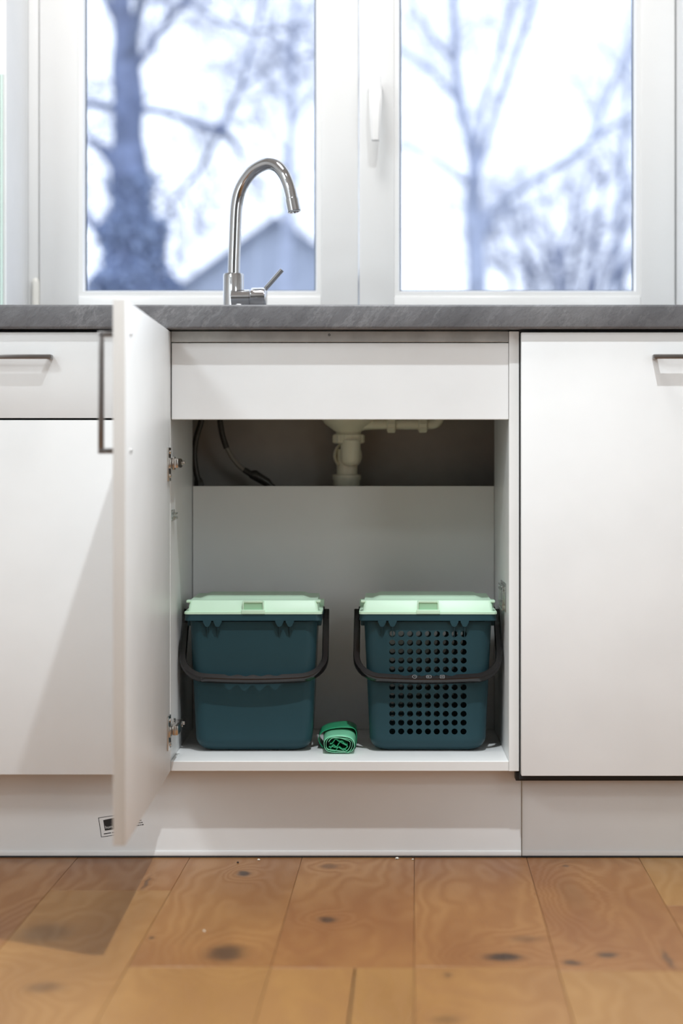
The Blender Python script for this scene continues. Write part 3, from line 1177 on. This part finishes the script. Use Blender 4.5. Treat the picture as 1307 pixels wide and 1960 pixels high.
for x0, ln, rr in ((740, .0175, .0155), (800, .0180, .0150)):
    bm = B()
    revolve(bm, (gx(x0), .43, zo), (1, 0, 0), [(0, rr - .002), (.002, rr), (ln - .002, rr), (ln, rr - .003)], 24)
    for k in range(12):
        a = 2 * PI * k / 12
        tube(bm, [(gx(x0) + .002, .43 + rr * math.cos(a), zo + rr * math.sin(a)), (gx(x0) + ln - .002, .43 + rr * math.cos(a), zo + rr * math.sin(a))], .0013, 6)
    obj('union_nut', bm, M['drain'], dp_)
# the basin the drain hangs from
sk = thing('sink_basin', 'steel sink basin hung under the worktop', 'sink', (-0.049, 0.33, 0.775))
bm = B()
ri = []
for z, ins in ((0.889, 0), (0.80, .004), (0.782, .012), (0.7765, .03), (0.7765, .06)):
    ri.append([(p[0] * 1.0 - 0.049, p[1] + 0.275, p[2]) for p in rrect_pts(0.145 - ins, 0.215 - ins, .045 - ins * .3, z)])
ring_loft(bm, ri, False, True)
o = obj('bowl', bm, plain('sink_steel', (0.45, 0.45, 0.45, 1), 0.3, 1.0), sk)
o.modifiers.new('sheet', 'SOLIDIFY').thickness = 0.001


def hose(label, pix, rad, mats, conn=None, y=0.435):
    t = thing('water_hose', label, 'hose', (gx(pix[-1][0]), y, gz(pix[-1][1])))
    p = smooth_path([(gx(a), y + (b - 805) * .00002, gz(b)) for a, b in pix], 8)
    bm = B()
    tube(bm, p, rad, 12)
    for q in range(0, len(p) - 1, 2):      # raised rings of the braid
        pass
    obj('hose_line', bm, mats[0], t)
    return t, p


t1, p1 = hose('dark hose bending down beside the left inner wall', [(392, 760), (387, 800), (376, 838), (372, 868), (375, 900), (381, 928), (384, 960)], .0058, [M['hose']])
bm = B()
tube(bm, [(gx(379), .44, gz(915)), (gx(380), .44, gz(921)), (gx(381), .44, gz(926)), (gx(382), .44, gz(940))], [.007, .0095, .0105, .0105], 6)
obj('coupling', bm, M['hose'], t1)
t2, p2 = hose('dark hose curving down towards the drain pipe with thick connector', [(417, 755), (421, 800), (426, 833), (434, 858)], .0056, [M['hose']])
bm = B()
tube(bm, smooth_path([(gx(433), .438, gz(855)), (gx(445), .438, gz(876)), (gx(458), .438, gz(892)), (gx(470), .438, gz(902))], 6), .0046, 12)
o = obj('hose_end', bm, M['hose_light'], t2)
bm = B()
tube(bm, [(gx(467), .438, gz(899)), (gx(478), .438, gz(906)), (gx(482), .438, gz(908)), (gx(487), .438, gz(909)), (gx(490), .438, gz(911)), (gx(512), .438, gz(924)), (gx(518), .438, gz(929)), (gx(545), .438, gz(950))],
     [.0055, .006, .0085, .0100, .0095, .0085, .0055, .005], 12)
obj('connector', bm, M['hose'], t2)

# ================================================================== TAP
QD = 3.40
QX = QD / F
QY = QD - DC
fx = lambda x: (x - 715) * QX
fz = lambda y: ZC - (y - 890) * QX
tap = thing('kitchen_tap', 'chrome swan-neck tap on the worktop before the window', 'tap', (fx(447), QY, 0.9304))
bm = B()
revolve(bm, (fx(447), QY, 0.9304), (0, 0, 1), [(0, .0215), (.003, .0215), (.0035, .0190), (.083, .0190), (.0865, .0175), (.0870, .0150)], 36)
body = obj('tap_body', bm, M['chrome'], tap)
bm = B()
pp = []
for i, (x, y, dy) in enumerate(((447.5, 528, 0), (448, 500, 0), (449.5, 460, 0), (451, 420, 0), (453, 392, -.001), (458, 368, -.004), (468, 347, -.009), (483, 328, -.018), (500, 317, -.028), (515, 313, -.036), (530, 318, -.045), (542, 331, -.053), (550, 348, -.058), (556, 368, -.061), (560, 388, -.063))):
    d = QD + dy
    pp.append(((x - 715) * d / F, d - DC, ZC - (y - 890) * d / F))
sp = smooth_path(pp, 6)
tube(bm, sp, .0112, 28)
obj('spout', bm, M['chrome'], body)
bm = B()
e0, e1 = sp[-3], sp[-1]
ax = (e1 - e0).normalized()
revolve(bm, e1 - ax * .008, ax, [(0, .0108), (.001, .0121), (.024, .0121), (.0255, .0108), (.0255, .0085), (.0235, .0080)], 28)
obj('aerator', bm, M['chrome'], body)
bm = B()
zl = fz(572)
revolve(bm, (fx(445), QY - .008, zl), (1, -.12, 0), [(0, .0160), (.034, .0160), (.0345, .0150), (.036, .0150), (.0365, .0160), (.052, .0160), (.056, .0165)], 32)
obj('mixer_arm', bm, M['chrome'], body)
bm = B()
cxl = Vector((fx(494), QY - .014, zl + .001))
revolve(bm, cxl + Vector((-.011, 0, 0)), (1, -.1, 0), [(0, .0170), (.001, .0180), (.020, .0185), (.026, .0170), (.0275, .0145)], 32)
lv = obj('lever', bm, M['chrome'], tap)
bm = B()
tube(bm, [(fx(497), QY - .016, fz(568)), (fx(502), QY - .016, fz(562)), (fx(541), QY - .020, fz(518.5))], [.0040, .0042, .0044], 16)
obj('lever_rod', bm, M['chrome'], lv)

# ================================================================== GLASS SPLASHBACK
sg = thing('glass_splashback', 'pale green edged glass splashback left of the window', 'splashback', (-1.1, 0.376, 0.9310))
bm = B()
GXE = (5 - 715) * (DC + .374) / F
box(bm, -1.55, GXE - .0045, 0.3735, 0.3795, 0.9312, 1.3960)
obj('sheet', bm, M['clear'], sg, smooth=0)
bm = B()
box(bm, GXE - .0045, GXE, 0.3735, 0.3795, 0.9312, 1.3975)
box(bm, -1.55, GXE - .0045, 0.3735, 0.3795, 1.3960, 1.3975)
o = obj('ground_edge', bm, M['green_edge'], sg, smooth=0)
o['label'] = 'pale green edge'

# ================================================================== CRUMBS
for (x, y, r, m_, lab) in ((455, 1652, .0022, 'dark_bit', 'tiny dark crumb on the oak floor near the plinth'),
                           (760, 1644.5, .0030, 'white_bit', 'tiny pale chip on the floor against the lit plinth'),
                           (495, 1647, .0024, 'white_bit', 'tiny pale crumb beside the dark crumb at the plinth'),
                           (790, 1646, .0018, 'white_bit', 'smallest pale speck at the board joint by the plinth'),
                           (391, 1783, .0017, 'white_bit', 'small pale flake on the floor above the large brown knot')):
    X, Y = floorpt(x, y)
    bm = B()
    bmesh.ops.create_icosphere(bm, subdivisions=2, radius=r)
    for v in bm.verts:
        v.co *= 1 + .45 * noise.noise(v.co * 900 + Vector((x, y, 0)))
        v.co.z *= .6
    zmin = min(v.co.z for v in bm.verts)
    bmesh.ops.translate(bm, verts=bm.verts, vec=(0, 0, -zmin))
    o = obj('crumb', bm, M[m_])
    o.location = (X, min(Y, 0.035), 0.0)
    tag(o, lab, 'crumb')


# ================================================================== OUTSIDE: TREES, SHRUBS, HOUSE
def opt(x, y, d):
    return Vector(((x - 715) * d / F, d - DC, ZC - (y - 890) * d / F))


class Wood:
    """gathers many thin tubes quickly"""

    def __init__(s):
        s.v, s.f = [], []

    def limb(s, pts, rad, seg):
        u = None
        base = len(s.v)
        for i, p in enumerate(pts):
            t = (pts[min(i + 1, len(pts) - 1)] - pts[max(i - 1, 0)]).normalized()
            if u is None:
                u, w_ = frame(t)
            else:
                u = (u - t * u.dot(t)).normalized()
                w_ = t.cross(u)
            for k in range(seg):
                a = 2 * PI * k / seg
                s.v.append(p + (u * math.cos(a) + w_ * math.sin(a)) * rad[i])
        for i in range(len(pts) - 1):
            for k in range(seg):
                a, b = base + i * seg + k, base + i * seg + (k + 1) % seg
                s.f.append((a, b, b + seg, a + seg))

    def build(s, name, mat, parent):
        off = origin_of(parent)
        me = bpy.data.meshes.new(name)
        me.from_pydata([tuple(p - off) for p in s.v], [], s.f)
        me.polygons.foreach_set('use_smooth', [True] * len(me.polygons))
        me.materials.append(mat)
        o = bpy.data.objects.new(name, me)
        COL.objects.link(o)
        o.parent = parent
        return o


def grow(W, rg, p, d, length, r, level, droop, spread, kids):
    """a random twig with its own side twigs"""
    n = 4 if level > 0 else 3
    pts, rad = [p], [r]
    q, dd = p.copy(), d.normalized()
    for i in range(n):
        dd = (dd + Vector((rg.gauss(0, .16), rg.gauss(0, .16), rg.gauss(0, .16) - droop))).normalized()
        q = q + dd * (length / n)
        pts.append(q.copy())
        rad.append(max(r * (1 - .75 * (i + 1) / n), .0012))
    W.limb(pts, rad, 3 if r < .012 else 5)
    if level > 0:
        for k in range(kids):
            t = rg.uniform(.25, 1.0)
            i = min(int(t * n), n - 1)
            o = pts[i].lerp(pts[i + 1], t * n - i)
            ax = Vector((rg.gauss(0, 1), rg.gauss(0, 1), rg.gauss(0, 1))).normalized()
            nd = (dd * .75 + ax * spread).normalized()
            grow(W, rg, o, nd, length * rg.uniform(.45, .7), max(r * .55, .0022), level - 1, droop, spread, kids)


def tree(label, d, limbs, bark, twig, seed, twigs_per_m, tw_len, tw_r, levels, kids, droop, group=None, lumps=0.0, name='bare_tree'):
    rg = random.Random(seed)
    base = opt(limbs[0][0][0], 890 + 600, d)
    base = Vector((base.x, base.y, -1.5))
    t = thing(name, label, 'tree' if name == 'bare_tree' else 'shrub', base, group)
    TW = Wood()
    for li, (path, dz) in enumerate([(l, rg.uniform(-.9, .9) if i else 0.0) for i, l in enumerate(limbs)]):
        pts = [opt(x, y, d + dz * (i / max(1, len(path) - 1))) for i, (x, y, r) in enumerate(path)]
        rad = [r * d / F for (x, y, r) in path]
        if li == 0:
            pts = [base] + pts
            rad = [rad[0] * 1.25] + rad
        P_ = smooth_path(pts, 5)
        R_ = []
        for i in range(len(pts) - 1):
            for k in range(5):
                R_.append(rad[i] + (rad[i + 1] - rad[i]) * k / 5)
        R_.append(rad[-1])
        W = Wood()
        seg = 14 if li == 0 else 7
        b0 = len(W.v)
        W.limb(P_, R_, seg)
        for i, v in enumerate(W.v):
            k = lumps if li == 0 else lumps * .3
            W.v[i] = v + Vector((noise.noise(v * 3), noise.noise(v * 3 + Vector((7, 0, 0))), 0)) * k
        W.build('trunk' if li == 0 else 'branch', bark, t)
        ln = sum((P_[i + 1] - P_[i]).length for i in range(len(P_) - 1))
        for k in range(int(ln * twigs_per_m * (0.35 if li == 0 else 1))):
            f = rg.random() ** .8
            i = min(int(f * (len(P_) - 1)), len(P_) - 2)
            o = P_[i].lerp(P_[i + 1], rg.random())
            if o.z < 0.4:
                continue
            tdir = (P_[i + 1] - P_[i]).normalized()
            ax = Vector((rg.gauss(0, 1), rg.gauss(0, 1), rg.gauss(0, 1)))
            nd = (tdir * .8 + ax.normalized() * 1.0).normalized()
            grow(TW, rg, o, nd, tw_len * rg.uniform(.5, 1.2), tw_r * rg.uniform(.6, 1.2), levels, droop, .9, kids)
    o = TW.build('twigs', twig, t)
    o['kind'] = 'stuff'
    return t, base


LT = [
    [(262, 640, 66), (254, 555, 60), (250, 500, 52), (252, 450, 46), (250, 400, 38), (247, 330, 34), (246, 250, 30), (245, 200, 28), (240, 120, 24), (236, 50, 20), (233, -20, 18), (230, -140, 15), (226, -300, 11), (224, -520, 5)],
    [(248, 212, 9), (205, 204, 8), (165, 199, 7), (110, 192, 5), (40, 170, 2)],
    [(252, 206, 9), (300, 212, 6), (345, 224, 6), (388, 242, 8), (425, 251, 9), (446, 268, 6), (462, 300, 4), (478, 350, 2)],
    [(424, 252, 5), (440, 212, 4), (456, 180, 4), (474, 120, 3.5), (492, 55, 3), (510, -40, 2.5), (530, -160, 1)],
    [(420, 255, 5), (396, 298, 5), (368, 340, 4), (338, 374, 3.5), (305, 404, 2)],
    [(248, 345, 26), (222, 312, 17), (196, 284, 11), (176, 268, 6), (150, 240, 3)],
    [(250, 480, 18), (215, 458, 14), (188, 440, 10), (170, 418, 7), (150, 380, 3)],
    [(240, 110, 13), (262, 40, 10), (276, -30, 9), (300, -140, 6), (330, -300, 2)],
    [(236, 60, 11), (205, 0, 8), (182, -60, 7), (150, -180, 3)],
    [(244, 150, 8), (300, 70, 7), (352, 0, 6), (400, -90, 4), (460, -220, 2)],
    [(460, 170, 4), (520, 130, 3), (570, 110, 2.5), (640, 100, 1)],
    [(250, 470, 16), (300, 440, 9), (318, 420, 5), (330, 390, 2)],
    [(352, 0, 5), (420, 40, 4), (500, 60, 3), (590, 40, 2)],
]
tree('thick-trunked bare tree outside the left window pane', 14.0, LT, M['bark'], M['twig'], 5, 10, .55, .0085, 2, 4, .10, lumps=.05)
RT = [
    [(915, 660, 21), (912, 555, 19), (909, 470, 17), (905, 400, 16), (906, 345, 14), (905, 315, 12)],
    [(905, 320, 11), (893, 250, 9), (881, 205, 10), (873, 130, 8), (869, 60, 8), (865, -40, 7), (860, -160, 5), (850, -350, 2)],
    [(912, 318, 9), (934, 262, 6), (960, 180, 6), (990, 100, 6), (1010, 40, 6), (1026, -25, 5), (1050, -160, 3)],
    [(908, 300, 7), (926, 205, 5), (950, 120, 5), (972, 40, 5), (986, -20, 4), (1000, -150, 2)],
    [(882, 200, 6), (842, 152, 5), (802, 118, 4), (762, 92, 3), (700, 60, 2)],
    [(872, 120, 5), (845, 92, 4), (818, 55, 4), (795, 18, 4), (770, -30, 3), (730, -120, 1)],
    [(915, 440, 9), (944, 400, 7), (1000, 360, 6), (1060, 322, 6), (1108, 292, 7), (1132, 268, 6), (1158, 195, 5), (1196, 115, 5), (1232, 60, 4), (1290, -40, 2)],
    [(1130, 270, 5), (1172, 240, 5), (1216, 222, 4), (1290, 180, 2)],
    [(896, 348, 6), (880, 340, 6), (842, 312, 4), (796, 288, 3), (740, 270, 1)],
    [(906, 470, 6), (930, 440, 5), (960, 415, 4), (1010, 395, 3), (1060, 380, 2)],
]
tree('slender forked bare tree outside the right window pane', 17.0, RT, M["bark_hazy"], M["bark_hazy"], 9, 13, .6, .006, 2, 3, .0, lumps=.02)
SH = []
rs = random.Random(21)
for (x0, x1, y1, r) in ((1075, 1095, 425, 6), (1060, 1015, 440, 6), (1120, 1150, 385, 7), (1130, 1205, 420, 6), (1090, 1048, 400, 5), (1010, 985, 450, 5), (1040, 965, 480, 5), (1150, 1240, 470, 6), (985, 945, 500, 5), (1100, 1120, 360, 5), (1180, 1270, 380, 6)):
    m_ = (x0 + x1) / 2 + rs.uniform(-14, 14)
    SH.append([(x0, 600, r + 1), (x0 + (m_ - x0) * .4, 530, r), (m_, 480 if y1 < 470 else 515, r * .8), (x1, y1, r * .45), (x1 + (x1 - x0) * .3, y1 - 60, 1.5)])
SH[0] = [(1085, 640, 9)] + SH[0]
tree('dense bare shrub low outside the right window pane', 24.0, SH, M['twig'], M['twig'], 13, 11, .62, .012, 2, 3, .02, name='leafless_shrub')
FT = [[(545, 600, 12), (548, 480, 10), (552, 380, 9), (556, 260, 7), (560, 120, 6), (566, 0, 5), (570, -200, 2)]]
for (x, y, x2, y2) in ((552, 300, 480, 180), (556, 240, 640, 110), (550, 360, 620, 280), (560, 130, 500, 10), (563, 80, 640, -60), (553, 330, 470, 260), (556, 200, 430, 60), (558, 170, 660, 30)):
    FT.append([(x, y, 4), ((x + x2) / 2, (y + y2) / 2 + 8, 3), (x2, y2, 2), (x2 * 2 - (x + x2) / 2, y2 - 60, 1)])
tree('faint feathery bare tree far behind the left pane', 34.0, FT, M['bark_hazy'], M['bark_hazy'], 3, 6, 1.5, .010, 2, 4, .03)
HT = [[(1180, 600, 9), (1186, 420, 7), (1192, 300, 6), (1200, 180, 5), (1206, 60, 4), (1210, -120, 2)]]
for (x, y, x2, y2) in ((1188, 330, 1120, 200), (1192, 260, 1280, 160), (1200, 150, 1130, 40), (1202, 110, 1290, 10), (1186, 380, 1270, 300)):
    HT.append([(x, y, 3), ((x + x2) / 2, (y + y2) / 2 + 8, 2.5), (x2, y2, 1.6), (x2 * 2 - (x + x2) / 2, y2 - 60, .8)])
tree('faint bare tree far behind the right pane', 40.0, HT, M['bark_hazy'], M['bark_hazy'], 31, 8, 1.5, .010, 2, 3, .02)

# ivy on the thick trunk
rg = random.Random(2)
iv = bpy.data.objects['bare_tree']
vs, fs = [], []
for k in range(5200):
    y = 330 + 330 * rg.random() ** .62
    wpx = 36 + 62 * ((y - 330) / 330) + 12 * math.sin(y * .06)
    a = rg.uniform(0, 2 * PI)
    r = wpx * 14.0 / F * rg.uniform(.55, 1.05)
    c = opt(252 + (y - 400) * .04, y, 14.0) + Vector((math.cos(a) * r, math.sin(a) * r, rg.gauss(0, .03)))
    s = rg.uniform(.02, .045)
    u = Vector((rg.gauss(0, 1), rg.gauss(0, 1), rg.gauss(0, 1))).normalized()
    v = u.cross(Vector((rg.gauss(0, 1), rg.gauss(0, 1), rg.gauss(0, 1)))).normalized()
    b = len(vs)
    vs += [c - u * s, c + v * s * .6, c + u * s, c - v * s * .6]
    fs.append((b, b + 1, b + 2, b + 3))
me = bpy.data.meshes.new('ivy')
off = origin_of(iv)
me.from_pydata([tuple(p - off) for p in vs], [], fs)
me.materials.append(M['ivy'])
o = bpy.data.objects.new('ivy', me)
COL.objects.link(o)
o.parent = iv
o['kind'] = 'stuff'

# gabled house far behind
hd_ = 60.0
apex = opt(528, 424, hd_)
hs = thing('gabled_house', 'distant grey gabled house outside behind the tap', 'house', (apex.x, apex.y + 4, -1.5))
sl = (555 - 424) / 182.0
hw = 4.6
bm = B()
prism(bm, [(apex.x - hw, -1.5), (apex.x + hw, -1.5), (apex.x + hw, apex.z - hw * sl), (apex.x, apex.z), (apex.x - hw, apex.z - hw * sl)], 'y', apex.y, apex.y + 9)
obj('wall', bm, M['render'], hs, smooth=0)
bm = B()
for s in (-1, 1):
    e = hw + .35
    prism(bm, [(apex.x, apex.z + .02), (apex.x + s * e, apex.z - e * sl + .02), (apex.x + s * e, apex.z - e * sl + .18), (apex.x, apex.z + .20)], 'y', apex.y - .3, apex.y + 9.3)
obj('roof', bm, M['rooft'], hs, smooth=0)
bm = B()
box(bm, apex.x - .1, apex.x + .55, apex.y + 3, apex.y + 3.7, apex.z - .3, apex.z + .35)
obj('chimney', bm, M['render'], hs, smooth=0)
